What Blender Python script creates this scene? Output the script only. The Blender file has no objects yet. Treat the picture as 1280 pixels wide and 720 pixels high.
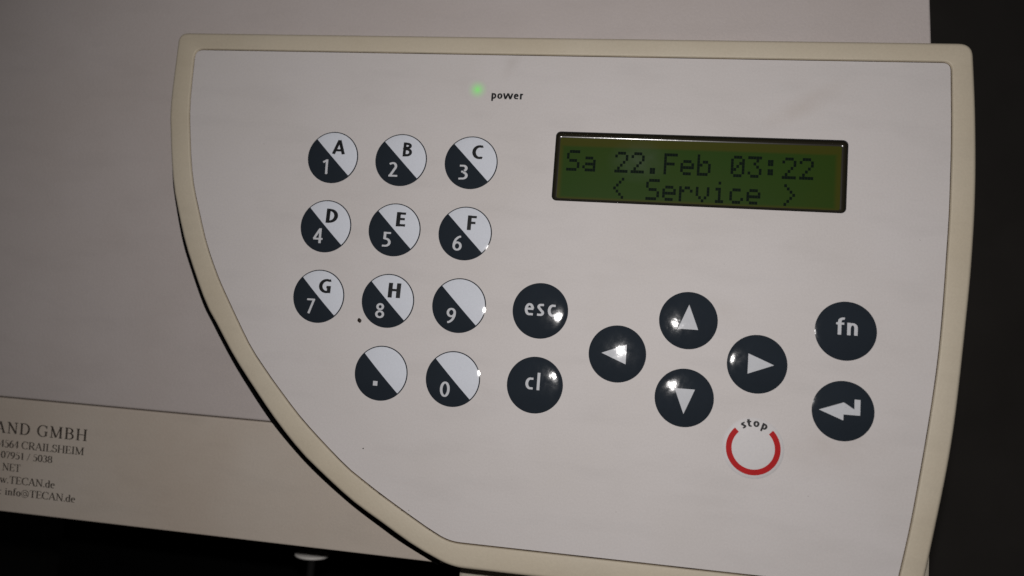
import bpy, bmesh, math, random
from mathutils import Vector, Matrix
random.seed(7)
S = 0.001                                   # everything below is written in millimetres
sc = bpy.context.scene
COL = sc.collection

# ------------------------------------------------------------------ camera
# The reader's own frame: x right along the key rows, y up the key columns, z out of the face plate.
ROOT = Matrix.Translation((0, 0, 0.180)) @ Matrix.Rotation(math.radians(90), 4, 'X')
R = ((0.98664956561095, 0.07702313317279436, -0.1434924096806856),
     (0.061411835526156276, -0.9920082214789866, -0.11021921327702454),
     (-0.15083507926550793, 0.0999356066391948, -0.98349461279085))
CAM = Vector((70.9826, -45.4518, 170.1213))
FPX = 970.0
cd = bpy.data.cameras.new('camera'); cam = bpy.data.objects.new('camera', cd); COL.objects.link(cam)
cd.sensor_width = 36; cd.lens = 36 * FPX / 1280; cd.clip_start = 0.005; cd.clip_end = 50
cd.dof.use_dof = True; cd.dof.focus_distance = 0.173; cd.dof.aperture_fstop = 11
m = Matrix(((R[0][0], -R[1][0], -R[2][0], CAM.x * S), (R[0][1], -R[1][1], -R[2][1], CAM.y * S),
            (R[0][2], -R[1][2], -R[2][2], CAM.z * S), (0, 0, 0, 1)))
cam.matrix_world = ROOT @ m
sc.camera = cam

# ------------------------------------------------------------------ world and lamp (a phone's flash in a dark room)
w = bpy.data.worlds.new('World'); sc.world = w; w.use_nodes = True
w.node_tree.nodes['Background'].inputs[0].default_value = (0.9, 0.95, 1.0, 1)
w.node_tree.nodes['Background'].inputs[1].default_value = 0.014
FLASH = Vector((71.5, -29.0, 176))
ld = bpy.data.lights.new('flash_lamp', 'SPOT'); ld.energy = 0.87; ld.color = (1.0, 0.962, 0.938)
ld.shadow_soft_size = 0.0022; ld.spot_size = math.radians(136); ld.spot_blend = 0.6
lo = bpy.data.objects.new('flash_lamp', ld); COL.objects.link(lo)
fd = (Vector((82, -42, 0)) - FLASH).normalized()
lo.matrix_world = ROOT @ (Matrix.Translation(FLASH * S) @ fd.to_track_quat('-Z', 'Y').to_matrix().to_4x4())
vs = sc.view_settings; vs.view_transform = 'Standard'; vs.look = 'None'; vs.exposure = 0; vs.gamma = 1

# ------------------------------------------------------------------ helpers
def at(px, py, n=(0, 0, 1), d=0.0):
    """photo pixel -> point on the plane n.p = d of the reader (mm)"""
    a, b = (px - 640) / FPX, (py - 360) / FPX
    v = Vector([R[0][i] * a + R[1][i] * b + R[2][i] for i in range(3)])
    n = Vector(n)
    return CAM + v * ((d - n.dot(CAM)) / n.dot(v))

def mesh_obj(name, bm, mat, parent=None, loc=(0, 0, 0), smooth=False, label=None):
    for v in bm.verts: v.co *= S
    bmesh.ops.recalc_face_normals(bm, faces=bm.faces)
    me = bpy.data.meshes.new(name); bm.to_mesh(me); bm.free()
    if mat: me.materials.append(mat)
    if smooth:
        for p in me.polygons: p.use_smooth = True
    o = bpy.data.objects.new(name, me); COL.objects.link(o)
    o.location = Vector(loc) * S
    if parent: o.parent = parent
    if label: o['label'] = label
    return o

def face_up(o):
    """flip flat print so that it faces out of the plate"""
    me = o.data
    bm = bmesh.new(); bm.from_mesh(me)
    bm.normal_update()
    for f in bm.faces:
        if f.normal.z < 0: f.normal_flip()
    bm.to_mesh(me); bm.free()
    return o

def add_box(bm, lo_, hi_, bevel=0, seg=2):
    r = bmesh.ops.create_cube(bm, size=1)
    vs_ = r['verts']
    for v in vs_:
        v.co = Vector([lo_[i] + (v.co[i] + .5) * (hi_[i] - lo_[i]) for i in range(3)])
    if bevel:
        es = list({e for v in vs_ for e in v.link_edges})
        bmesh.ops.bevel(bm, geom=es, offset=bevel, segments=seg, profile=.5, affect='EDGES', clamp_overlap=True)

def catmull(P, k=8):
    out = []
    for i in range(len(P) - 1):
        p0 = P[max(i - 1, 0)]; p1 = P[i]; p2 = P[i + 1]; p3 = P[min(i + 2, len(P) - 1)]
        if i == 0: p0 = (2 * p1[0] - p2[0], 2 * p1[1] - p2[1])
        if i == len(P) - 2: p3 = (2 * p2[0] - p1[0], 2 * p2[1] - p1[1])
        for j in range(k):
            t = j / k
            out.append(tuple(.5 * (2 * p1[c] + (p2[c] - p0[c]) * t + (2 * p0[c] - 5 * p1[c] + 4 * p2[c] - p3[c]) * t * t
                                   + (3 * p1[c] - p0[c] - 3 * p2[c] + p3[c]) * t ** 3) for c in (0, 1)))
    out.append(tuple(P[-1]))
    return out

def resample(P, n):
    L = [0]
    for a, b in zip(P, P[1:]): L.append(L[-1] + math.dist(a, b))
    out = []; j = 0
    for i in range(n):
        s = L[-1] * i / (n - 1)
        while j < len(L) - 2 and L[j + 1] < s: j += 1
        t = (s - L[j]) / max(L[j + 1] - L[j], 1e-9)
        out.append((P[j][0] + (P[j + 1][0] - P[j][0]) * t, P[j][1] + (P[j + 1][1] - P[j][1]) * t))
    return out

def trim(P, d0, d1):
    L = [0]
    for a, b in zip(P, P[1:]): L.append(L[-1] + math.dist(a, b))
    def pt(s):
        for j in range(len(P) - 1):
            if L[j + 1] >= s:
                t = (s - L[j]) / (L[j + 1] - L[j]); return (P[j][0] + (P[j + 1][0] - P[j][0]) * t, P[j][1] + (P[j + 1][1] - P[j][1]) * t)
        return P[-1]
    a, b = d0, L[-1] - d1
    return [pt(a)] + [P[i] for i in range(len(P)) if a < L[i] < b] + [pt(b)]

def outline(sides, cuts, n=40, nc=8):
    """closed outline of four sides; corner i joins side i and side i+1 and is rounded by cuts[i]"""
    T = [trim(s, cuts[i - 1], cuts[i]) for i, s in enumerate(sides)]
    out = []
    for i, s in enumerate(T):
        out += resample(s, n)
        a, c, b = s[-1], sides[i][-1], T[(i + 1) % 4][0]
        for k in range(1, nc):
            t = k / nc
            out.append(tuple((1 - t) ** 2 * a[q] + 2 * t * (1 - t) * c[q] + t * t * b[q] for q in (0, 1)))
    return out

def offset(P, d):
    """move a clockwise outline inwards by d"""
    out = []
    n = len(P)
    for i in range(n):
        a, b = P[i - 1], P[(i + 1) % n]
        tx, ty = b[0] - a[0], b[1] - a[1]; l = math.hypot(tx, ty) or 1
        out.append((P[i][0] + ty / l * d, P[i][1] - tx / l * d))
    return out

def loft(bm, rings):
    R_ = [[bm.verts.new(p) for p in ring] for ring in rings]
    n = len(R_[0])
    for A, B in zip(R_, R_[1:]):
        for i in range(n):
            bm.faces.new((A[i], A[(i + 1) % n], B[(i + 1) % n], B[i]))
    return R_

# ------------------------------------------------------------------ materials
def mat(name, col, rough=.5, spec=.5, coat=0, coat_rough=.1, var=0, var_scale=60, tint=None, bump=0, bump_scale=900,
        rough_var=0, smear=0, bump2=0, bump2_scale=200, coord='Object'):
    m_ = bpy.data.materials.new(name); m_.use_nodes = True
    nt = m_.node_tree; N = nt.nodes; L = nt.links
    b = N['Principled BSDF']
    b.inputs['Base Color'].default_value = (*col, 1); b.inputs['Roughness'].default_value = rough
    b.inputs['Specular IOR Level'].default_value = spec
    b.inputs['Coat Weight'].default_value = coat; b.inputs['Coat Roughness'].default_value = coat_rough
    tc = N.new('ShaderNodeTexCoord')
    def noise(scale, detail=4, r=.55):
        n = N.new('ShaderNodeTexNoise'); n.inputs['Scale'].default_value = scale; n.inputs['Detail'].default_value = detail
        n.inputs['Roughness'].default_value = r; L.new(tc.outputs[coord], n.inputs['Vector']); return n
    if var:
        n = noise(var_scale); rp = N.new('ShaderNodeMapRange')
        rp.inputs['From Min'].default_value = .3; rp.inputs['From Max'].default_value = .7
        L.new(n.outputs['Fac'], rp.inputs['Value'])
        mx = N.new('ShaderNodeMix'); mx.data_type = 'RGBA'
        t = tint or tuple(c * (1 - var) for c in col)
        mx.inputs['A'].default_value = (*col, 1); mx.inputs['B'].default_value = (*t, 1)
        L.new(rp.outputs['Result'], mx.inputs['Factor']); L.new(mx.outputs['Result'], b.inputs['Base Color'])
        # fine speckle on top
        n2 = noise(2600, 2); hs = N.new('ShaderNodeMapRange')
        hs.inputs['To Min'].default_value = .93; hs.inputs['To Max'].default_value = 1.07
        L.new(n2.outputs['Fac'], hs.inputs['Value'])
        mu = N.new('ShaderNodeMix'); mu.data_type = 'RGBA'; mu.blend_type = 'MULTIPLY'; mu.inputs['Factor'].default_value = 1
        L.new(mx.outputs['Result'], mu.inputs['A']); L.new(hs.outputs['Result'], mu.inputs['B'])
        L.new(mu.outputs['Result'], b.inputs['Base Color'])
        if smear:                                         # faint wiped-on grease, longer than wide
            mp = N.new('ShaderNodeMapping'); mp.inputs['Rotation'].default_value = (0, 0, .6); mp.inputs['Scale'].default_value = (55, 190, 60)
            L.new(tc.outputs[coord], mp.inputs['Vector'])
            n4 = N.new('ShaderNodeTexNoise'); n4.inputs['Scale'].default_value = 1; n4.inputs['Detail'].default_value = 5; L.new(mp.outputs[0], n4.inputs['Vector'])
            r4 = N.new('ShaderNodeMapRange'); r4.inputs['From Min'].default_value = .5; r4.inputs['From Max'].default_value = .75
            r4.inputs['To Min'].default_value = 1; r4.inputs['To Max'].default_value = 1 - smear; L.new(n4.outputs['Fac'], r4.inputs['Value'])
            m4 = N.new('ShaderNodeMix'); m4.data_type = 'RGBA'; m4.blend_type = 'MULTIPLY'; m4.inputs['Factor'].default_value = 1
            L.new(mu.outputs['Result'], m4.inputs['A']); L.new(r4.outputs['Result'], m4.inputs['B']); L.new(m4.outputs['Result'], b.inputs['Base Color'])
    if rough_var:
        n = noise(350, 6, .7); rp = N.new('ShaderNodeMapRange')
        rp.inputs['From Min'].default_value = .35; rp.inputs['From Max'].default_value = .75
        base = coat_rough if coat else rough
        rp.inputs['To Min'].default_value = base; rp.inputs['To Max'].default_value = base + rough_var
        L.new(n.outputs['Fac'], rp.inputs['Value'])
        L.new(rp.outputs['Result'], b.inputs['Coat Roughness' if coat else 'Roughness'])
    if bump:
        n = noise(bump_scale, 3); bu = N.new('ShaderNodeBump')
        bu.inputs['Strength'].default_value = bump; bu.inputs['Distance'].default_value = 0.0001
        L.new(n.outputs['Fac'], bu.inputs['Height'])
        last = bu
        if bump2:
            n3 = noise(bump2_scale, 2); b2 = N.new('ShaderNodeBump')
            b2.inputs['Strength'].default_value = bump2; b2.inputs['Distance'].default_value = 0.0002
            L.new(n3.outputs['Fac'], b2.inputs['Height']); L.new(bu.outputs['Normal'], b2.inputs['Normal']); last = b2
        L.new(last.outputs['Normal'], b.inputs['Coat Normal' if coat else 'Normal'])
    return m_

M_PLATE = mat('face_plate_film', (.625, .592, .588), .6, .3, var=.1, var_scale=38, tint=(.60, .565, .553), smear=.05, bump=.25, bump_scale=1400)
M_BEZEL = mat('aged_beige_plastic', (.572, .512, .41), .55, .3, var=.1, var_scale=25, smear=.05, tint=(.535, .468, .36), bump=.3, bump_scale=1800)
M_COVER = mat('grey_white_cover_plastic', (.51, .463, .452), .5, .3, var=.1, var_scale=30, smear=.04, tint=(.48, .43, .412), bump=.35, bump_scale=1600)
M_STRIP = mat('cream_strip_plastic', (.545, .485, .425), .5, .3, var=.1, var_scale=30, smear=.05, tint=(.505, .435, .37), bump=.3, bump_scale=1600)
M_HOUSE = mat('housing_plastic', (.50, .45, .37), .55, .4, var=.1, bump=.3)
M_DARKPL = mat('black_chassis_and_gap', (.0025, .0025, .0025), .8, .05, var=.3)
GLOSS = dict(coat=.7, coat_rough=.045, rough_var=.09, bump=.12, bump_scale=800, bump2=.10, bump2_scale=160)
M_KEY = mat('slate_key_ink', (.020, .0265, .0355), .8, .05, var=.15, **GLOSS)
M_KEYW = mat('white_key_ink', (.69, .72, .79), .7, .1, var=.05, **GLOSS)
M_LEG = mat('white_legend_ink', (.60, .615, .65), .7, .1, var=.05, **GLOSS)
M_LEGD = mat('dark_legend_ink', (.008, .009, .011), .5, .3, var=.1)
M_STOPW = mat('white_stop_film', (.645, .625, .63), .55, .3, var=.04, bump=.2)
M_RED = mat('red_ring_ink', (.47, .012, .014), .6, .15, var=.12, var_scale=400)
M_PRINT = mat('brown_black_print', (.075, .062, .052), .6, .3, var=.3, var_scale=700)
M_RIM = mat('black_window_rim', (.006, .006, .006), .5, .3, bump=.2, bump_scale=900)
M_RECESS = mat('smoky_window_wall', (.022, .019, .013), .25, .5, coat=1, coat_rough=.14, rough_var=.04, bump=.2, bump_scale=1200, bump2=.2, bump2_scale=200)
M_SEG = mat('lcd_segment', (.003, .0075, .005), .6, .05)
M_SEAM = mat('grimy_seam', (.025, .017, .012), .8, .1, var=.6, var_scale=120, tint=(.12, .09, .06))
M_DIRT = mat('brown_dirt', (.018, .010, .006), .6, .3)
M_WHITE = mat('white_pin_plastic', (.62, .6, .57), .45, .4, var=.08)
M_STEEL = mat('dull_steel', (.005, .005, .005), .7, .2)
M_WALL = mat('charcoal_wall', (.17, .155, .142), .9, .1, var=.2, var_scale=14, coord='Object')
M_BENCH = mat('dark_bench_laminate', (.03, .028, .026), .6, .3, var=.2, var_scale=20)

def lcd_material():
    """green liquid-crystal glass: yellower margin, a patch of flash glare painted in"""
    m_ = mat('lcd_glass', (.022, .046, .006), .5, .1, coat=.25, coat_rough=.06)
    nt = m_.node_tree; N = nt.nodes; L = nt.links; b = N['Principled BSDF']
    tc = N.new('ShaderNodeTexCoord'); sp = N.new('ShaderNodeSeparateXYZ'); L.new(tc.outputs['Object'], sp.inputs[0])
    def edge(out, a, bb, shift):
        sh = N.new('ShaderNodeMath'); sh.operation = 'ADD'; sh.inputs[1].default_value = shift * S; L.new(sp.outputs[out], sh.inputs[0])
        ab = N.new('ShaderNodeMath'); ab.operation = 'ABSOLUTE'; L.new(sh.outputs[0], ab.inputs[0])
        r = N.new('ShaderNodeMapRange'); r.interpolation_type = 'SMOOTHSTEP'
        r.inputs['From Min'].default_value = a * S; r.inputs['From Max'].default_value = bb * S
        L.new(ab.outputs[0], r.inputs['Value']); return r
    ex, ey = edge('X', 29.0, 30.2, .2), edge('Y', 5.5, 6.3, .8)
    mx = N.new('ShaderNodeMath'); mx.operation = 'MAXIMUM'; L.new(ex.outputs[0], mx.inputs[0]); L.new(ey.outputs[0], mx.inputs[1])
    n = N.new('ShaderNodeTexNoise'); n.inputs['Scale'].default_value = 55; L.new(tc.outputs['Object'], n.inputs['Vector'])
    c1 = N.new('ShaderNodeMix'); c1.data_type = 'RGBA'; c1.inputs['A'].default_value = (.016, .050, .005, 1); c1.inputs['B'].default_value = (.027, .050, .004, 1)
    L.new(n.outputs['Fac'], c1.inputs['Factor'])
    c2 = N.new('ShaderNodeMix'); c2.data_type = 'RGBA'; c2.inputs['B'].default_value = (.046, .049, .004, 1)
    L.new(mx.outputs[0], c2.inputs['Factor']); L.new(c1.outputs['Result'], c2.inputs['A'])
    # pale flash glare near the date, painted into the glass colour
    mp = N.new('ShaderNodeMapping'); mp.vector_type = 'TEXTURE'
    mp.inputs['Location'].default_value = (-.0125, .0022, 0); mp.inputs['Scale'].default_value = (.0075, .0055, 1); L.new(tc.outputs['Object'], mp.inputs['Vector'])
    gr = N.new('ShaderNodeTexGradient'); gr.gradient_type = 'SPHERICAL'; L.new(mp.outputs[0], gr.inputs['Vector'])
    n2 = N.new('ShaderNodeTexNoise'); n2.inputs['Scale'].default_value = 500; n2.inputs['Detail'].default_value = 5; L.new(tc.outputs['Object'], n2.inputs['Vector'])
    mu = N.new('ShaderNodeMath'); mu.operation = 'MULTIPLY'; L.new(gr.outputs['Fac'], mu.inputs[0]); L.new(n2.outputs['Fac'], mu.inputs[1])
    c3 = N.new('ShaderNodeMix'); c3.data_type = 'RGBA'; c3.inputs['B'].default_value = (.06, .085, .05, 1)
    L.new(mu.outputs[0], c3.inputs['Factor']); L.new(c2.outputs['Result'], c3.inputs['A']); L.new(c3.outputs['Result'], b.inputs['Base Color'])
    return m_
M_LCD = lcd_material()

def led_material():
    m_ = mat('green_power_light', (.35, .5, .33), .5, .3)
    nt = m_.node_tree; N = nt.nodes; L = nt.links; b = N['Principled BSDF']
    tc = N.new('ShaderNodeTexCoord'); mp = N.new('ShaderNodeMapping'); mp.vector_type = 'TEXTURE'
    mp.inputs['Scale'].default_value = (.0027, .0027, .0027); L.new(tc.outputs['Object'], mp.inputs['Vector'])
    gr0 = N.new('ShaderNodeTexGradient'); gr0.gradient_type = 'QUADRATIC_SPHERE'; L.new(mp.outputs[0], gr0.inputs['Vector'])
    gr = gr0
    mu = N.new('ShaderNodeMath'); mu.operation = 'MULTIPLY'; mu.inputs[1].default_value = .42; L.new(gr.outputs['Fac'], mu.inputs[0])
    mc = N.new('ShaderNodeMix'); mc.data_type = 'RGBA'; mc.inputs['A'].default_value = (.612, .578, .57, 1); mc.inputs['B'].default_value = (.16, .40, .14, 1)
    L.new(gr.outputs['Fac'], mc.inputs['Factor']); L.new(mc.outputs['Result'], b.inputs['Base Color'])
    b.inputs['Emission Color'].default_value = (.26, 1, .2, 1); L.new(mu.outputs[0], b.inputs['Emission Strength'])
    return m_
M_LED = led_material()

def add_stain(m_, px, py, rot, sx, sy, col, amount):
    """one faint wiped stain with a shape of its own on the plate film"""
    nt = m_.node_tree; N = nt.nodes; L = nt.links; b = N['Principled BSDF']
    src = b.inputs['Base Color'].links[0].from_socket; p = at(px, py)
    tc = N.new('ShaderNodeTexCoord'); mp = N.new('ShaderNodeMapping'); mp.vector_type = 'TEXTURE'
    mp.inputs['Location'].default_value = (p.x * S, p.y * S, 0); mp.inputs['Rotation'].default_value = (0, 0, rot); mp.inputs['Scale'].default_value = (sx * S, sy * S, 1)
    L.new(tc.outputs['Object'], mp.inputs['Vector'])
    g_ = N.new('ShaderNodeTexGradient'); g_.gradient_type = 'SPHERICAL'; L.new(mp.outputs[0], g_.inputs['Vector'])
    n = N.new('ShaderNodeTexNoise'); n.inputs['Scale'].default_value = 260; n.inputs['Detail'].default_value = 6; L.new(tc.outputs['Object'], n.inputs['Vector'])
    mu = N.new('ShaderNodeMath'); mu.operation = 'MULTIPLY'; L.new(g_.outputs['Fac'], mu.inputs[0]); L.new(n.outputs['Fac'], mu.inputs[1])
    m2 = N.new('ShaderNodeMath'); m2.operation = 'MULTIPLY'; m2.inputs[1].default_value = amount; L.new(mu.outputs[0], m2.inputs[0])
    mx = N.new('ShaderNodeMix'); mx.data_type = 'RGBA'; mx.inputs['B'].default_value = (*col, 1)
    L.new(m2.outputs[0], mx.inputs['Factor']); L.new(src, mx.inputs['A']); L.new(mx.outputs['Result'], b.inputs['Base Color'])
add_stain(M_PLATE, 1005, 132, .55, 11, 3, (.44, .37, .32), .5)
add_stain(M_PLATE, 905, 388, -.3, 8, 4, (.5, .46, .43), .5)
add_stain(M_PLATE, 1040, 560, .2, 14, 7, (.46, .40, .36), .5)
add_stain(M_PLATE, 640, 80, 1.2, 5, 2, (.45, .41, .38), .5)

# ------------------------------------------------------------------ setting
def structure(name, bm, mt, label):
    o = mesh_obj(name, bm, mt); o['kind'] = 'structure'; o['label'] = label; return o
bm = bmesh.new(); add_box(bm, (-1500, -900, -40), (1500, 420, 0), 3)
structure('bench_top', bm, M_BENCH, 'dark bench top that the reader stands on')
bm = bmesh.new(); add_box(bm, (-1500, 424, -40), (1500, 470, 1600))
structure('wall', bm, M_WALL, 'charcoal wall in the dark behind the reader')

root = bpy.data.objects.new('plate_reader', None); COL.objects.link(root)
root.matrix_world = ROOT; root.empty_display_size = .05
root['label'] = 'grey white laboratory reader with a beige rimmed keypad console, round keys and green text display'
root['category'] = 'lab instrument'

# ------------------------------------------------------------------ housing, cover, strip
TILT = math.radians(5.0)
TN = Vector((0, -math.sin(TILT), math.cos(TILT))); TD = TN.dot(Vector((0, 30.2, -2.2)))
def on_cover(px, py): return at(px, py, TN, TD)
U = Vector((0, math.cos(TILT), math.sin(TILT)))                       # up along the tilted cover
O = Vector((0, 30.2, -2.2))
def cover_s(p): return (p - O).dot(U)                                 # distance along the slope
s_seam = (cover_s(on_cover(0, 496)) + cover_s(on_cover(340, 528))) / 2
s_low = (cover_s(on_cover(0, 638)) + cover_s(on_cover(545, 705))) / 2
x_right = on_cover(1164, 20).x
XL = -150.0
def tilted(bm):
    for v in bm.verts:
        x, s, n = v.co
        v.co = O + Vector((x, 0, 0)) + U * s + TN * n
bm = bmesh.new(); add_box(bm, (XL, s_seam + .12, -5), (x_right, 52, 0), .5, 3)
xa, xb = on_cover(1163, 0), on_cover(1164.5, 50)
for v in bm.verts:
    if v.co.x > 0: v.co.x += (xb.x - x_right) + (xa.x - xb.x) / (cover_s(xa) - cover_s(xb)) * (v.co.y - cover_s(xb)) - 0.0
tilted(bm)
cover = mesh_obj('cover', bm, M_COVER, root, smooth=False, label='plain grey white cover beside and above the keypad console')
bm = bmesh.new(); add_box(bm, (XL, s_low, -5), (40, s_seam - .12, 0), .45, 3); tilted(bm)
strip = mesh_obj('front_strip', bm, M_STRIP, root, label='cream strip along the lower edge with printed address lines')

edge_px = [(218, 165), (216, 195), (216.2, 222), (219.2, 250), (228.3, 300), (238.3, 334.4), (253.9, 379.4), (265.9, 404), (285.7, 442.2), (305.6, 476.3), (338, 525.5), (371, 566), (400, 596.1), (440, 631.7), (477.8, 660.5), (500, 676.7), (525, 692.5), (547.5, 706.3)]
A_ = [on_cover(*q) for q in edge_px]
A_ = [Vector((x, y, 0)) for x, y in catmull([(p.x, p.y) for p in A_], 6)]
bm = bmesh.new(); V0, V1 = [], []  # black strip laid on the cover, stands in for the shaded gap
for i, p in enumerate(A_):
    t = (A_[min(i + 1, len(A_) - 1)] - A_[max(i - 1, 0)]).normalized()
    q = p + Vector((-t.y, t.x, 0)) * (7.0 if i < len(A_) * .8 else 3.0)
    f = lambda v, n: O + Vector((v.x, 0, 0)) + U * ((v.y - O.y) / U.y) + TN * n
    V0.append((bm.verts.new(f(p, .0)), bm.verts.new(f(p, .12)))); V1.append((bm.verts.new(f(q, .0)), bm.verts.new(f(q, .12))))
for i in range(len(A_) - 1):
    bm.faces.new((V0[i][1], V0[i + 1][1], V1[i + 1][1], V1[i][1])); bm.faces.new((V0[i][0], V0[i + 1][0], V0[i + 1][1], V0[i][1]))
mesh_obj('gap_shade_strip', bm, M_DARKPL, root, label='black strip added for the dark gap beside the curved rim')
pb = at(573.6, 717, d=-14)
bm = bmesh.new()
add_box(bm, (XL + 1, -88, -190), (x_right - 2, 76, -31), 2)                          # main block behind the cover
add_box(bm, (pb.x, -180, -190.5), (at(1163, 708, d=-14).x, -60, -14), .8)            # block below the console
housing = mesh_obj('housing', bm, M_HOUSE, root)
bm = bmesh.new()
add_box(bm, (XL + 3, -179.5, -188), (pb.x + 5, -86, -120))                           # dark back of the plate opening
add_box(bm, (XL + 3, -179.7, -121), (pb.x + 5, -165, -26))                           # its floor
mesh_obj('opening', bm, M_DARKPL, root, label='black plate opening under the front strip')
# white headed pin standing in the opening
pc = at(390.5, 691.5, d=-42)
def lathe(bm, prof, c, n=40):
    """profile of (radius, height along y) turned about the y axis through c"""
    rings = [[(c[0] + r * math.cos(2 * math.pi * i / n), c[1] + h, c[2] + r * math.sin(2 * math.pi * i / n)) for i in range(n)] for r, h in prof]
    Rr = loft(bm, rings)
    bm.faces.new(Rr[0]); bm.faces.new(Rr[-1])
bm = bmesh.new(); lathe(bm, [(1.2, -1.0), (4.3, -.9), (4.75, -.6), (4.75, -.2), (4.5, 0), (.05, .1)], (0, 0, 0))
pin = mesh_obj('locating_pin', bm, M_WHITE, root, pc, smooth=True, label='white round headed pin under the strip edge')
bm = bmesh.new(); lathe(bm, [(1.1, -1.6), (1.1, -(pc.y + 166))], (0, 0, 0), 20)
mesh_obj('stem', bm, M_STEEL, pin, smooth=True)

# ------------------------------------------------------------------ console bezel
def P2(l): return [(at(*q).x, at(*q).y) for q in l]
def side(l, z, y_end, top):
    """left side of an outline from photo pixels (listed downwards), run on to the bottom edge y_end and up to the corner `top`"""
    Q = [(p.x, p.y) for p in (at(*q, d=z) for q in l)]
    (x1, y1), (x2, y2) = Q[-2], Q[-1]
    if y2 > y_end + .3: Q.append((x2 + (x2 - x1) * (y_end - y2) / (y2 - y1), y_end))
    else: Q[-1] = (x2, y_end)
    return catmull(Q[::-1] + [top], 10)
outL = side([(213.3, 130), (213.3, 171.7), (214.3, 199.4), (217, 232.8), (221.9, 260.6), (230.5, 300), (241, 334.4), (257.2, 379.4), (270.2, 404), (290.3, 442.2), (311.5, 476.3), (344.3, 525), (375, 564), (400, 589.4), (440, 626.1), (480, 655.6), (500, 670.4), (520, 684.2), (540, 695.8), (560, 706.7)], -.3, -89.75, (-43.3, 30.2))
inL = side([(236.1, 130), (236.4, 171.7), (237.6, 202), (241, 233), (246.7, 260.6), (255.6, 300), (264.4, 327.8), (272.2, 348.9), (286.1, 380), (310.5, 431), (330, 461.8), (350, 490), (379.7, 528.5), (427.8, 580), (452, 600.8), (480, 622.6), (531.7, 660), (556.7, 675.8)], .1, -84.6, (-38.5, 26.05))
outR = catmull([(139.5, 30.1), (140.3, 15), (140.6, 0), (140.3, -13), (139.4, -27.5), (137.1, -53), (133.6, -74.5), (130.8, -89.5)], 10)
inR = catmull([(135.4, 25.9), (135.75, 13), (135.8, 2), (135.5, -12.2), (134.0, -38.6), (130.3, -66.9), (127.1, -84.4)], 10)
line = lambda a, b: [(a[0] + (b[0] - a[0]) * i / 20, a[1] + (b[1] - a[1]) * i / 20) for i in range(21)]
OUT = outline([line(outL[-1], outR[0]), outR, line(outR[-1], outL[0]), outL], [2.9, 4, 3.0, 2.6])
INN = outline([line(inL[-1], inR[0]), inR, line(inR[-1], inL[0]), inL], [2.0, 3, 2.6, 2.4])
r3 = lambda P, z: [(x, y, z) for x, y in P]
ZT = .22
rings = [r3(offset(OUT, 1.2), -9), r3(offset(OUT, .35), -8.6), r3(OUT, -7.6), r3(OUT, -.8)]
for k in range(1, 7):
    a = math.radians(15 * k); rings.append(r3(offset(OUT, 0.9 * (1 - math.cos(a))), -.8 + (.8 + ZT) * math.sin(a)))
rings += [r3(offset(INN, -.3), ZT), r3(offset(INN, -.1), ZT - .06), r3(offset(INN, 0), ZT - .22), r3(offset(INN, .03), -1.5), r3(offset(INN, 3), -1.6)]
bm = bmesh.new(); loft(bm, rings)
mesh_obj('bezel', bm, M_BEZEL, root, smooth=True, label='wide beige rim around the keypad console')
bm = bmesh.new(); loft(bm, [r3(offset(INN, -.05), -.42), r3(offset(INN, .5), -.42)])
mesh_obj('seam', bm, M_SEAM, root, label='thin grimy seam between rim and face plate')
bm = bmesh.new()
A = offset(OUT, 9)
loft(bm, [r3(A, -4), r3(A, -40)]);
mesh_obj('console_base', bm, M_DARKPL, root)

# face plate with a hole for the display
WX0, WY1, WX1, WY0 = 52.23, 8.02, 115.06, -7.92
def rrect(x0, y0, x1, y1, r, n=6):
    out = []
    for cx, cy, a0 in ((x1 - r, y1 - r, 90), (x1 - r, y0 + r, 0), (x0 + r, y0 + r, -90), (x0 + r, y1 - r, -180)):
        for k in range(n + 1):
            a = math.radians(a0 - 90 * k / n); out.append((cx + r * math.cos(a), cy + r * math.sin(a)))
    return out
def flat_fill(bm, loops, z):
    es = []
    for P in loops:
        V = [bm.verts.new((x, y, z)) for x, y in P]
        es += [bm.edges.new((V[i - 1], V[i])) for i in range(len(V))]
    bmesh.ops.triangle_fill(bm, edges=es, use_beauty=True, use_dissolve=False)
HOLE = rrect(WX0 + .1, WY0 + .1, WX1 - .1, WY1 - .1, 1.0)
bm = bmesh.new(); PL = offset(INN, .36)
flat_fill(bm, [PL, HOLE], 0)
loft(bm, [r3(PL, 0), r3(offset(PL, -.02), -1.2)])
bmesh.ops.remove_doubles(bm, verts=bm.verts, dist=1e-4)
plate = face_up(mesh_obj('face_plate', bm, M_PLATE, root, label='light grey printed face plate carrying the keys'))

# ------------------------------------------------------------------ display
WC = Vector(((WX0 + WX1) / 2, (WY0 + WY1) / 2, 0)); HW, HH = (WX1 - WX0) / 2, (WY1 - WY0) / 2
def rr(d, r): return rrect(-HW + d, -HH + d, HW - d, HH - d, r)
bm = bmesh.new()
loft(bm, [r3(rr(0, 1.1), .025), r3(rr(.16, 1.0), .02), r3(rr(.19, .95), -.06), r3(rr(.22, .9), -.1)])
disp = mesh_obj('display', bm, M_RIM, root, WC, smooth=True, label='dark green two line text display in a black rim')
bm = bmesh.new(); rg = [r3(rr(.21, .9), -.08), r3(rr(.25, .85), -.8)]
for k in range(1, 9):
    a = math.radians(90 * k / 8)
    rg.append(r3(rr(.25 + .7 * (1 - math.cos(a)), max(.85 - .05 * k, .3)), -.8 - .7 * math.sin(a)))
loft(bm, rg)
mesh_obj('window_wall', bm, M_RECESS, disp, smooth=True)
bm = bmesh.new()
ZL = -1.5
V = [bm.verts.new((x, y, ZL)) for x, y in ((-HW, -HH), (HW, -HH), (HW, HH), (-HW, HH))]; bm.faces.new(V)
face_up(mesh_obj('lcd_panel', bm, M_LCD, disp))
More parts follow.
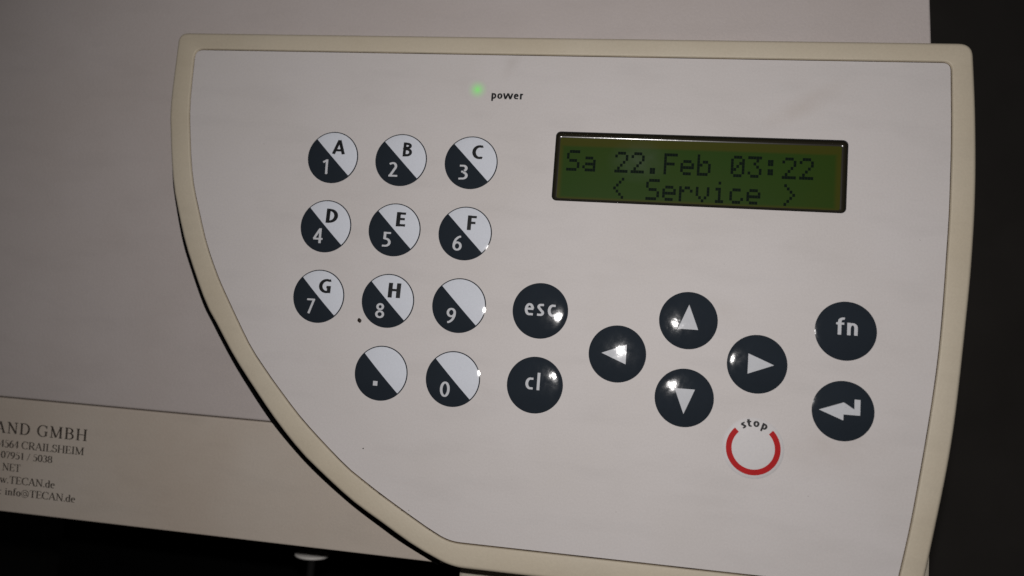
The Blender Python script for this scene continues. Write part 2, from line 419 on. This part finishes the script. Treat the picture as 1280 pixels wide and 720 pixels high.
DOT = {
 'S': ' ####|#    |#    | ### |    #|    #|#### ', 'a': '     |     | ### |    #| ####|#   #| ####',
 '2': ' ### |#   #|    #|   # |  #  | #   |#####', '.': '     |     |     |     |     | ##  | ##  ',
 'F': '#####|#    |#    |#### |#    |#    |#    ', 'e': '     |     | ### |#   #|#####|#    | ### ',
 'b': '#    |#    |# ## |##  #|#   #|#   #|#### ', '0': ' ### |#   #|#  ##|# # #|##  #|#   #| ### ',
 '3': '#####|   # |  #  |   # |    #|#   #| ### ', ':': '     | ##  | ##  |     | ##  | ##  |     ',
 '<': '   # |  #  | #   |#    | #   |  #  |   # ', '>': ' #   |  #  |   # |    #|   # |  #  | #   ',
 'r': '     |     |# ## |##  #|#    |#    |#    ', 'v': '     |     |#   #|#   #|#   #| # # |  #  ',
 'i': '  #  |     | ##  |  #  |  #  |  #  | ### ', 'c': '     |     | ### |#    |#    |#   #| ### '}
pS = at(709.3, 187.3, d=ZL) - WC; pE = at(1016.5, 224.5, d=ZL) - WC     # top left of the first, bottom right of the last character
pitch = 3.55; cw = .59; chh = .69
x0c, y0c = pS.x, pS.y
pitch = (pE.x - 5 * cw - x0c) / 14
for row, txt in enumerate(('Sa 22.Feb 03:22', '   < Service >')):
    for i, ch in enumerate(txt):
        if ch == ' ': continue
        bm = bmesh.new()
        for r, l in enumerate(DOT[ch].split('|')):
            for c, q in enumerate(l):
                if q == '#':
                    x, y = c * cw, -r * chh
                    e = .012
                    bm.faces.new([bm.verts.new(p) for p in ((x + e, y - chh + e, 0), (x + cw - e, y - chh + e, 0), (x + cw - e, y - e, 0), (x + e, y - e, 0))])
        face_up(mesh_obj('character', bm, M_SEG, disp, (x0c + i * pitch, y0c - row * 5.95, ZL + .03)))

# ------------------------------------------------------------------ lettering
def arc(cx, cy, rx, ry, a, b, n=14):
    return [(cx + rx * math.cos(math.radians(a + (b - a) * i / n)), cy + ry * math.sin(math.radians(a + (b - a) * i / n))) for i in range(n + 1)]
def sans_glyphs(w):
    """humanist sans, cap height 1, stroke width w: centre lines of each glyph as (advance, strokes)"""
    h = w / 2; X = .74; g = {}
    g['A'] = (.76, [[(.045 + h * .4, 0), (.38, 1)], [(.715 - h * .4, 0), (.38, 1)], [(.19, .27), (.57, .27)]])
    g['B'] = (.66, [[(.1 + h, 0), (.1 + h, 1)], [(.1, 1 - h), (.32, 1 - h)] + arc(.32, .76, .22, .24 - h, 90, -90) + [(.1, .52)], [(.1, .52), (.35, .52)] + arc(.35, .26 + h / 2, .24, .26 - h / 2, 90, -90) + [(.1, h)]])
    g['C'] = (.68, [[(.62, .93 - h * .2)] + arc(.46, .5, .38 - h, .5 - h, 72, 288, 20) + [(.62, .07 + h * .2)]])
    g['D'] = (.74, [[(.1 + h, 0), (.1 + h, 1)], [(.1, 1 - h), (.28, 1 - h)] + arc(.28, .5, .4 - h, .5 - h, 90, -90, 18) + [(.1, h)]])
    g['E'] = (.58, [[(.1 + h, 0), (.1 + h, 1)], [(.1, 1 - h), (.53, 1 - h)], [(.1, .52), (.5, .52)], [(.1, h), (.54, h)]])
    g['F'] = (.55, [[(.1 + h, 0), (.1 + h, 1)], [(.1, 1 - h), (.53, 1 - h)], [(.1, .5), (.49, .5)]])
    g['G'] = (.76, [[(.67, .93 - h * .3)] + arc(.47, .5, .4 - h, .5 - h, 68, 290, 20) + [(.68 - h, .05 + h * .8)], [(.69 - h, .03), (.69 - h, .52)], [(.69, .52 - h), (.46, .52 - h)]])
    g['H'] = (.76, [[(.1 + h, 0), (.1 + h, 1)], [(.66 - h, 0), (.66 - h, 1)], [(.1, .52), (.66, .52)]])
    g['0'] = (.6, [arc(.3, .5, .26 - h, .5 - h, 0, 360, 28)])
    g['1'] = (.6, [[(.36, 0), (.36, 1)], [(.37, .97 - h * .3), (.13, .80)]])
    g['2'] = (.6, [[(.09, .86)] + arc(.27, .71, .24 - h, .29 - h, 120, -25, 12) + [(.1 + h * .8, h * 1.3)], [(.06, h), (.55, h)]])
    g['3'] = (.6, [[(.1, .93)] + arc(.28, .755, .23 - h, .245 - h, 100, -70, 10), arc(.27, .275, .27 - h, .275 - h, 85, -100, 12) + [(.07, .06)], [(.19, .53), (.3, .53)]])
    g['4'] = (.6, [[(.44 - h * .3, 0), (.44 - h * .3, 1)], [(.4, .96), (.07, .3)], [(.03, .29), (.58, .29)]])
    g['5'] = (.6, [[(.51, 1 - h), (.13, 1 - h)], [(.14 + h, 1), (.125 + h, .52)], [(.14, .58)] + arc(.25, .305, .28 - h, .305 - h, 88, -95, 14) + [(.08, .07)]])
    g['6'] = (.6, [arc(.31, .31, .26 - h, .31 - h, 0, 360, 24), [(.5, .94)] + arc(.56, .34, .51 - h, .62, 108, 178, 10)])
    g['7'] = (.6, [[(.05, 1 - h), (.55, 1 - h)], [(.5, .97), (.2, 0)]])
    g['8'] = (.6, [arc(.3, .76, .225 - h, .24 - h, 0, 360, 22), arc(.3, .265, .26 - h, .265 - h, 0, 360, 24)])
    g['9'] = (.6, [arc(.29, .69, .26 - h, .31 - h, 0, 360, 24), [(.1, .06)] + arc(.04, .66, .51 - h, .62, -72, -2, 10)])
    g['e'] = (.6, [[(.06 + h, .40), (.53, .40)], arc(.31, X / 2, .255 - h, X / 2 - h, 8, 285, 22) + [(.52, .05 + h * .4)]])
    g['s'] = (.47, [[(.39, X - .05 - h * .3)] + arc(.24, X * .74, .18 - h * .7, X * .26 - h, 75, 235, 9) + arc(.22, X * .27, .21 - h, X * .27 - h, 62, -100, 10) + [(.05, .05 + h * .4)]])
    g['c'] = (.5, [[(.46, X - .045 - h * .4)] + arc(.32, X / 2, .27 - h, X / 2 - h, 78, 282, 20) + [(.46, .045 + h * .4)]])
    g['l'] = (.28, [[(.14, 0), (.14, 1.05)]])
    g['f'] = (.37, [[(.17, 0), (.17, .75)] + arc(.17 + .16, .78, .16, .265 - h, 180, 88, 8) + [(.38, 1.035 - h)], [(.02, X - h), (.36, X - h)]])
    g['n'] = (.63, [[(.09 + h, 0), (.09 + h, X)], [(.09 + h, X * .55)] + arc(.32, X * .62, .22 - h, X * .38 - h, 165, 0, 12) + [(.54 - h, 0)]])
    g['t'] = (.4, [[(.16, .93), (.16, .2)] + arc(.31, .2, .15, .2 - h, 180, 275, 8) + [(.38, h + .01)], [(.01, X - h), (.37, X - h)]])
    g['o'] = (.63, [arc(.315, X / 2, .27 - h, X / 2 - h, 0, 360, 26)])
    g['p'] = (.64, [[(.09 + h, -.28), (.09 + h, X)], arc(.335, X / 2, .255 - h, X / 2 - h, 0, 360, 24)])
    g['w'] = (1.06, [[(.04 + h * .5, X), (.28, 0)], [(.28, 0), (.53, X)], [(.53, X), (.78, 0)], [(.78, 0), (1.02 - h * .5, X)]])
    g['r'] = (.42, [[(.09 + h, 0), (.09 + h, X)], [(.09 + h, X * .5)] + arc(.34, X * .58, .25 - h, X * .42 - h, 170, 88, 8) + [(.41, X - h)]])
    return g
def text_bm(txt, height, weight=.15, track=0.0, wide=1.0, width=None):
    """flat stroked lettering with cap height `height` mm, origin at the middle of the baseline"""
    g = sans_glyphs(weight); bm = bmesh.new(); x = 0.0; z = 0.0
    for ch in txt:
        adv, strokes = g[ch]
        for P in strokes:
            z += .0012; L_, R_ = [], []; closed = math.dist(P[0], P[-1]) < 1e-6
            for i, p in enumerate(P):
                a = P[i - 1] if i else (P[-2] if closed else P[0]); b = P[i + 1] if i < len(P) - 1 else (P[1] if closed else P[-1])
                tx, ty = b[0] - a[0], b[1] - a[1]; l = math.hypot(tx, ty) or 1
                wv = weight * (.86 + .14 * abs(ty / l))
                nx, ny = -ty / l * wv / 2, tx / l * wv / 2
                L_.append(bm.verts.new((x + p[0] + nx, p[1] + ny, z))); R_.append(bm.verts.new((x + p[0] - nx, p[1] - ny, z)))
            for i in range(len(P) - 1): bm.faces.new((R_[i], R_[i + 1], L_[i + 1], L_[i]))
        x += adv + track
    xs = [v.co.x for v in bm.verts]; mid = (min(xs) + max(xs)) / 2
    if width: wide = width / ((max(xs) - min(xs)) * height)
    for v in bm.verts: v.co = Vector(((v.co.x - mid) * height * wide, v.co.y * height, v.co.z))
    return bm

KR = 6.17
def dome(r, Rk=KR):
    """height of a domed key at radius r: shallow cap that rolls off at its rim"""
    t = min(r / Rk, 1.0); rim = .30
    h = lambda t_: -(t_ * t_) * Rk * Rk / (2 * 47.0) - max(0, (t_ - .80)) ** 2 * 1.25
    return h(t) - h(1.0) + .05
def drape(bm, dx, dy, lift, Rk=KR, sub=True):
    for v in bm.verts: v.co.x += dx; v.co.y += dy
    bmesh.ops.triangulate(bm, faces=bm.faces)
    if sub:
        for _ in range(2):
            es = [e for e in bm.edges if e.calc_length() > .55]
            if es:
                bmesh.ops.subdivide_edges(bm, edges=es, cuts=1)
                bmesh.ops.triangulate(bm, faces=bm.faces)
    for v in bm.verts: v.co.z += dome(math.hypot(v.co.x, v.co.y), Rk) + lift
def dome_bm(Rk, rmax, nr=22, na=72, lift=0, skirt=False, half=False):
    bm = bmesh.new()
    c = bm.verts.new((0, 0, dome(0, Rk) + lift)); prev = None
    for j in range(1, nr + 1):
        r = rmax * j / nr
        ring = [bm.verts.new((r * math.cos(2 * math.pi * i / na), r * math.sin(2 * math.pi * i / na), dome(r, Rk) + lift)) for i in range(na)]
        for i in range(na):
            k = (i + 1) % na
            if prev: bm.faces.new((prev[i], ring[i], ring[k], prev[k]))
            else: bm.faces.new((c, ring[i], ring[k]))
        prev = ring
    if skirt:
        top = [bm.verts.new(v.co) for v in prev]; low = [bm.verts.new((v.co.x * 1.003, v.co.y * 1.003, -.05)) for v in prev]
        prev = top
        for i in range(na): bm.faces.new((prev[i], low[i], low[(i + 1) % na], prev[(i + 1) % na]))
    if half:
        bmesh.ops.bisect_plane(bm, geom=bm.verts[:] + bm.edges[:] + bm.faces[:], plane_co=(0, 0, 0), plane_no=(1, 1, 0), clear_inner=True)
    return bm
def share(o, src): o.data = src.data

WID = dict(A=3.15, B=2.3, C=2.55, D=2.85, E=2.2, F=2.05, G=2.9, H=2.9)
WID.update({'0': 2.25, '1': 1.35, '2': 2.15, '3': 2.15, '4': 2.4, '5': 2.05, '6': 2.15, '7': 2.0, '8': 2.15, '9': 2.15})
protoK = protoH = None
def key(cx, cy, label):
    global protoK
    if protoK is None:
        o = mesh_obj('key', dome_bm(KR, KR, skirt=True), M_KEY, root, (cx, cy, 0), smooth=True); protoK = o
    else:
        o = protoK.copy(); COL.objects.link(o); o.parent = root; o.location = Vector((cx, cy, 0)) * S
    o['label'] = label
    return o
def legend(name, bm, mt, k, dx, dy, lift=.045, sub=True):
    drape(bm, dx, dy, lift, sub=sub)
    return face_up(mesh_obj(name, bm, mt, k, smooth=True))
def half_key(cx, cy, digit, letter):
    global protoH
    k = key(cx, cy, 'round key, dark half with %s, white half %s' % ('dot' if digit == '.' else digit, ('with ' + letter) if letter else 'blank'))
    if protoH is None:
        protoH = mesh_obj('light_half', dome_bm(KR, KR - .23, lift=.022, half=True), M_KEYW, k, smooth=True)
    else:
        h = protoH.copy(); COL.objects.link(h); h.parent = k
    if digit == '.':
        b = bmesh.new(); bmesh.ops.create_grid(b, x_segments=2, y_segments=2, size=.52)
        legend('digit', b, M_LEG, k, -1.0, -2.35)
    else:
        legend('digit', text_bm(digit, 3.45, .138, width=WID[digit]), M_LEG, k, -1.52, -2.38 - 1.72)
    if letter:
        legend('letter', text_bm(letter, 3.4, .19, width=WID[letter]), M_LEGD, k, 1.45, 2.38 - 1.65)
PX_, PY_ = 16.6, 16.43
for r, l in enumerate((('1A', '2B', '3C'), ('4D', '5E', '6F'), ('7G', '8H', '9'), (None, '.', '0'))):
    for c, q in enumerate(l):
        if q: half_key(c * PX_, -r * PY_, q[0], q[1:] or None)

def poly_bm(pts):
    b = bmesh.new(); b.faces.new([b.verts.new((x * KR, y * KR, 0)) for x, y in pts]); return b
k = key(51.58, -32.83, 'round dark key reading esc'); legend('legend', text_bm('esc', 3.75, .15, .10, width=6.8), M_LEG, k, 0, -1.22)
k = key(51.58, -49.16, 'round dark key reading cl'); legend('legend', text_bm('cl', 3.6, .15, .10, width=3.15), M_LEG, k, -.45, -1.05)
k = key(115.77, -32.84, 'round dark key reading fn'); legend('legend', text_bm('fn', 3.5, .15, .03, width=4.3), M_LEG, k, .1, -.85)
CX, CY, DX, DY = 83.63, -41.06, 14.63, 8.25
for nm, dx, dy, a in (('left', -DX, 0, 90), ('up', 0, DY, 0), ('right', DX, 0, -90), ('down', 0, -DY, 180)):
    k = key(CX + dx, CY + dy, 'round dark key with arrow pointing ' + nm)
    ca, sa = math.cos(math.radians(a)), math.sin(math.radians(a))
    tri = [(x * ca - y * sa, x * sa + y * ca) for x, y in ((0, .55), (-.345, -.31), (.345, -.31))]
    legend('arrow', poly_bm(tri), M_LEG, k, 0, 0)
k = key(115.77, -49.37, 'round dark enter key with bent arrow')
legend('arrow', poly_bm([(-.78, -.01), (0, -.31), (0, -.11), (.53, -.11), (.53, .41), (.34, .41), (.34, .08), (0, .08), (0, .29)]), M_LEG, k, 0, 0)

# stop key: flat white disc, red open ring, curved word
SX, SY = 98.2, -58.55
bm = bmesh.new(); rings = []
for r, z in ((6.35, -.02), (6.25, .03), (6.05, .1), (5.8, .2), (4, .3), (1.5, .32)):
    rings.append([(r * math.cos(-2 * math.pi * i / 72), r * math.sin(-2 * math.pi * i / 72), z) for i in range(72)])
q = loft(bm, rings); bm.faces.new(q[-1])
stop = mesh_obj('stop_key', bm, M_STOPW, root, (SX, SY, 0), smooth=True, label='white stop key with open red ring')
bm = bmesh.new(); a0, a1 = math.radians(134), math.radians(406); n = 70
pi_ = [bm.verts.new((4.36 * math.cos(a0 + (a1 - a0) * i / n), 4.36 * math.sin(a0 + (a1 - a0) * i / n), .335)) for i in range(n + 1)]
po_ = [bm.verts.new((5.52 * math.cos(a0 + (a1 - a0) * i / n), 5.52 * math.sin(a0 + (a1 - a0) * i / n), .325)) for i in range(n + 1)]
for i in range(n): bm.faces.new((pi_[i], pi_[i + 1], po_[i + 1], po_[i]))
face_up(mesh_obj('ring', bm, M_RED, stop))
bm = text_bm('stop', 1.75, .20, .09, width=5.3)
for v in bm.verts:
    a = math.pi / 2 - v.co.x / 5.0 - math.radians(.5); rr_ = 4.42 + v.co.y
    v.co = Vector((rr_ * math.cos(a), rr_ * math.sin(a), .36 + v.co.z))
face_up(mesh_obj('legend', bm, M_LEGD, stop))

# power light and its word
pl = at(597, 112)
bm = bmesh.new(); bmesh.ops.create_circle(bm, cap_ends=True, segments=40, radius=2.7)
face_up(mesh_obj('power_light', bm, M_LED, root, (pl.x, pl.y, .02), label='small green power light'))
p0, p1 = at(614, 123.4), at(653.5, 124.6)
bm = text_bm('power', 1.85, .19, .0)
xs = [v.co.x for v in bm.verts]; kx = (p1.x - p0.x) / (max(xs) - min(xs))
for v in bm.verts: v.co.x *= kx
face_up(mesh_obj('lettering', bm, M_LEGD, root, ((p0.x + p1.x) / 2, (p0.y + p1.y) / 2, .03)))

# ------------------------------------------------------------------ serif address lines on the strip
TK, TH = .155, .062
def arc(cx, cy, rx, ry, a, b, n=14):
    return [(cx + rx * math.cos(math.radians(a + (b - a) * i / n)), cy + ry * math.sin(math.radians(a + (b - a) * i / n))) for i in range(n + 1)]
def st(x, y0, y1): return [([(x, y0), (x, y1)], TK)]
def sf(x, y, h=.13): return [([(x - h, y), (x + h, y)], TH)]
G = {}
def stem(x, y0=0.0, y1=1.0, h=.14): return st(x, y0, y1) + sf(x, y0 + .025, h) + sf(x, y1 - .025, h)
G['A'] = (.78, [([(.06, 0), (.38, 1)], TH * 1.2), ([(.36, 1), (.68, 0)], TK), ([(.17, .34), (.57, .34)], TH)] + sf(.08, .025, .1) + sf(.67, .025, .14))
G['N'] = (.86, [([(.17, 0), (.17, 1)], TH * 1.3), ([(.15, .97), (.72, .03)], TK), ([(.72, 0), (.72, 1)], TH * 1.3)] + sf(.15, .025) + sf(.11, .975, .1) + sf(.72, .975))
G['D'] = (.84, stem(.17) + [([(.17, .975), (.38, .975)] + arc(.38, .5, .37, .475, 90, -90) + [(.17, .025)], None)])
G['G'] = (.86, [(arc(.45, .5, .38, .49, 40, 300), None)] + st(.7, .06, .44) + sf(.7, .44, .13) + [([(.64, .08), (.7, .12)], TH)] + [([(.75, .7), (.75, .96)], TH)])
G['M'] = (1.02, [([(.16, 0), (.16, 1)], TH * 1.2), ([(.14, 1), (.5, .04)], TK), ([(.5, .04), (.84, 1)], TH * 1.2)] + stem(.85) + sf(.15, .025) + sf(.12, .975, .09))
G['B'] = (.76, stem(.17) + [([(.17, .975), (.36, .975)] + arc(.36, .75, .24, .225, 90, -90) + [(.17, .525)], None), ([(.17, .525), (.38, .525)] + arc(.38, .275, .28, .25, 90, -90) + [(.17, .025)], None)])
G['H'] = (.88, stem(.17) + stem(.71) + [([(.17, .51), (.71, .51)], TH)])
G['C'] = (.78, [(arc(.44, .5, .37, .49, 42, 318), None), ([(.71, .68), (.71, .96)], TH)])
G['R'] = (.80, stem(.17) + [([(.17, .975), (.36, .975)] + arc(.36, .735, .25, .24, 90, -90) + [(.17, .495)], None), ([(.36, .49), (.68, .02)], TK)] + sf(.7, .025, .09))
G['I'] = (.40, stem(.2))
G['L'] = (.70, stem(.17) + [([(.17, .025), (.62, .025)], TH), ([(.63, .02), (.66, .28)], TH)])
G['S'] = (.60, [(arc(.3, .74, .2, .235, 30, 250, 10) + arc(.3, .27, .22, .245, 70, -150, 10), None), ([(.48, .72), (.48, .97)], TH), ([(.09, .02), (.09, .28)], TH)])
G['E'] = (.70, stem(.17) + [([(.17, .975), (.6, .975)], TH), ([(.17, .51), (.48, .51)], TH), ([(.17, .025), (.62, .025)], TH), ([(.6, .97), (.6, .76)], TH), ([(.64, .02), (.66, .27)], TH), ([(.48, .4), (.48, .62)], TH)])
G['T'] = (.72, st(.36, 0, 1) + sf(.36, .025, .15) + [([(.05, .975), (.67, .975)], TH), ([(.05, .98), (.04, .74)], TH), ([(.67, .98), (.68, .74)], TH)])
G['0'] = (.56, [(arc(.28, .48, .2, .48, 0, 360, 24), None)])
G['1'] = (.50, st(.27, 0, .97) + sf(.27, .025, .14) + [([(.27, .96), (.12, .84)], TH)])
G['3'] = (.54, [(arc(.25, .73, .17, .22, 150, -80, 10) + arc(.24, .25, .2, .26, 85, -150, 12), None)])
G['4'] = (.56, st(.38, 0, .97) + [([(.38, .95), (.05, .28), (.52, .28)], TH)])
G['5'] = (.54, [([(.46, .95), (.16, .95), (.12, .58)], TH), (arc(.24, .3, .21, .31, 110, -140, 14), None)])
G['6'] = (.56, [(arc(.28, .3, .19, .29, 0, 360, 20), None), (arc(.5, .32, .41, .65, 98, 175, 8), None)])
G['7'] = (.52, [([(.06, .78), (.1, .94), (.48, .94), (.2, 0)], TH * 1.5)])
G['8'] = (.56, [(arc(.28, .73, .17, .22, 0, 360, 18), None), (arc(.28, .25, .2, .25, 0, 360, 18), None)])
G['9'] = (.56, [(arc(.28, .66, .19, .29, 0, 360, 20), None), (arc(.06, .64, .41, .65, -82, -5, 8), None)])
G['/'] = (.34, [([(.02, -.04), (.32, 1)], TH)])
G['.'] = (.27, [([(.12, -.01), (.12, .12)], .13)])
G[':'] = (.30, [([(.14, -.01), (.14, .12)], .13), ([(.14, .5), (.14, .63)], .13)])
G['w'] = (.78, [([(.06, .65), (.24, 0)], TK * .9), ([(.24, 0), (.4, .62)], TH), ([(.36, .65), (.54, 0)], TK * .9), ([(.54, 0), (.72, .65)], TH)] + sf(.08, .63, .09) + sf(.4, .63, .09) + sf(.72, .63, .07))
G['d'] = (.57, [(arc(.25, .32, .19, .31, 40, 320, 16), None)] + st(.42, 0, .98) + sf(.36, .95, .07) + sf(.47, .025, .06))
G['e'] = (.50, [([(.08, .38), (.43, .38)] + arc(.26, .32, .18, .31, 12, 310, 18), None)])
G['i'] = (.33, st(.17, 0, .63) + sf(.17, .025, .12) + sf(.12, .61, .07) + [([(.16, .78), (.16, .92)], .13)])
G['n'] = (.60, st(.15, 0, .63) + st(.45, 0, .45) + sf(.15, .025, .11) + sf(.45, .025, .11) + sf(.1, .61, .07) + [(arc(.31, .42, .14, .19, 160, 0, 8), None)])
G['f'] = (.38, st(.16, 0, .8) + sf(.16, .025, .12) + sf(.2, .62, .14) + [(arc(.29, .79, .13, .18, 180, 40, 8), None)])
G['o'] = (.54, [(arc(.27, .32, .19, .31, 0, 360, 20), None)])
G['@'] = (.98, [(arc(.48, .4, .4, .5, -50, 300, 26), TH * 1.2), (arc(.47, .4, .17, .24, 0, 360, 18), TH * 1.4), ([(.64, .6), (.62, .22), (.72, .18), (.84, .3)], TH)])
G[' '] = (.30, [])
def serif_bm(txt, track=0.0):
    bm = bmesh.new(); x = 0; z = 0
    for ch in txt:
        adv, strokes = G[ch]
        for P, wd in strokes:
            z += .0006
            L_, R_ = [], []
            for i, p in enumerate(P):
                a, b = P[max(i - 1, 0)], P[min(i + 1, len(P) - 1)]
                tx, ty = b[0] - a[0], b[1] - a[1]; l = math.hypot(tx, ty) or 1
                wv = wd if wd else TH + (TK - TH) * abs(ty / l) ** 1.5
                nx, ny = -ty / l * wv / 2, tx / l * wv / 2
                L_.append(bm.verts.new((x + p[0] + nx, p[1] + ny, z))); R_.append(bm.verts.new((x + p[0] - nx, p[1] - ny, z)))
            for i in range(len(P) - 1): bm.faces.new((R_[i], R_[i + 1], L_[i + 1], L_[i]))
        x += adv + track
    return bm, x - track
def address(txt, start, end, hpx, track=0.0, skip=''):
    """print txt on the strip; start/end are the photo pixels of the baseline ends of the part after skip"""
    a, b = on_cover(*start), on_cover(*end)
    _, w1 = serif_bm(txt[len(skip):], track)
    w0 = serif_bm(skip, track)[1] + track if skip else 0
    kx = (b.x - a.x) / (w1 - .08)
    top = on_cover(start[0], start[1] - hpx); ky = cover_s(top) - cover_s(a)
    s0 = (cover_s(a) + cover_s(b)) / 2
    bm, _ = serif_bm(txt, track)
    for v in bm.verts:
        x = a.x + (v.co.x - w0) * kx; s = s0 + v.co.y * ky
        v.co = O + Vector((x, 0, 0)) + U * s + TN * (.03 + v.co.z * .5)
    face_up(mesh_obj('lettering', bm, M_PRINT, strip))
address('AND GMBH', (8.5, 541.2), (107.5, 551.5), 14.2, .12, 'A')
address('74564 CRAILSHEIM', (26.7, 561), (104, 569), 9.4, .0, '74564 ')
address('07951 / 5038', (.8, 571.8), (64.5, 578.6), 8.6)
address('NET', (2.5, 587.6), (24.6, 590), 9.2)
address('www.TECAN.de', (11.3, 604.3), (67.5, 610.2), 9.2, 0, 'www.')
address('.: info@TECAN.de', (36.5, 622), (93, 628), 9.2, 0, '.: info@')

# ------------------------------------------------------------------ dirt
def speck(bm, p, a, b, rot, z=.03):
    n = 10; c = bm.verts.new((p[0], p[1], z + .25 * min(a, b))); V = []
    for i in range(n):
        t = 2 * math.pi * i / n; k_ = random.uniform(.85, 1.12)
        x, y = a * k_ * math.cos(t), b * k_ * math.sin(t)
        V.append(bm.verts.new((p[0] + x * math.cos(rot) - y * math.sin(rot), p[1] + x * math.sin(rot) + y * math.cos(rot), z - .02)))
    for i in range(n): bm.faces.new((c, V[i], V[(i + 1) % n]))
bm = bmesh.new(); p = at(449.3, 400.6); speck(bm, (p.x, p.y), .62, .5, -.9)
mesh_obj('dirt_speck', bm, M_DIRT, root, label='brown dirt spot beside the key with 8')
bm = bmesh.new()
for px, py, a in ((454, 560.5, .17), (385, 290, .08), (511, 638, .1), (1150, 300, .07), (770, 640, .06), (640, 600, .06), (905, 330, .06), (330, 180, .06), (1010, 620, .08)):
    p = at(px, py); speck(bm, (p.x, p.y), a, a * .8, random.random() * 3)
for i in range(46):                                            # grime caught along the lower seam
    t = random.random(); j = t * 3
    Q = ((450, 598.5), (480, 622), (531.7, 659.6), (562, 677)); a_ = Q[int(min(j, 2.99))]; b_ = Q[int(min(j, 2.99)) + 1]; f = j - int(min(j, 2.99))
    p = at(a_[0] + (b_[0] - a_[0]) * f + random.uniform(-.3, .9), a_[1] + (b_[1] - a_[1]) * f - random.uniform(-.3, .9))
    speck(bm, (p.x, p.y), random.uniform(.05, .16), random.uniform(.04, .08), random.random() * 3)
o = mesh_obj('dirt', bm, M_DIRT, root); o['kind'] = 'stuff'
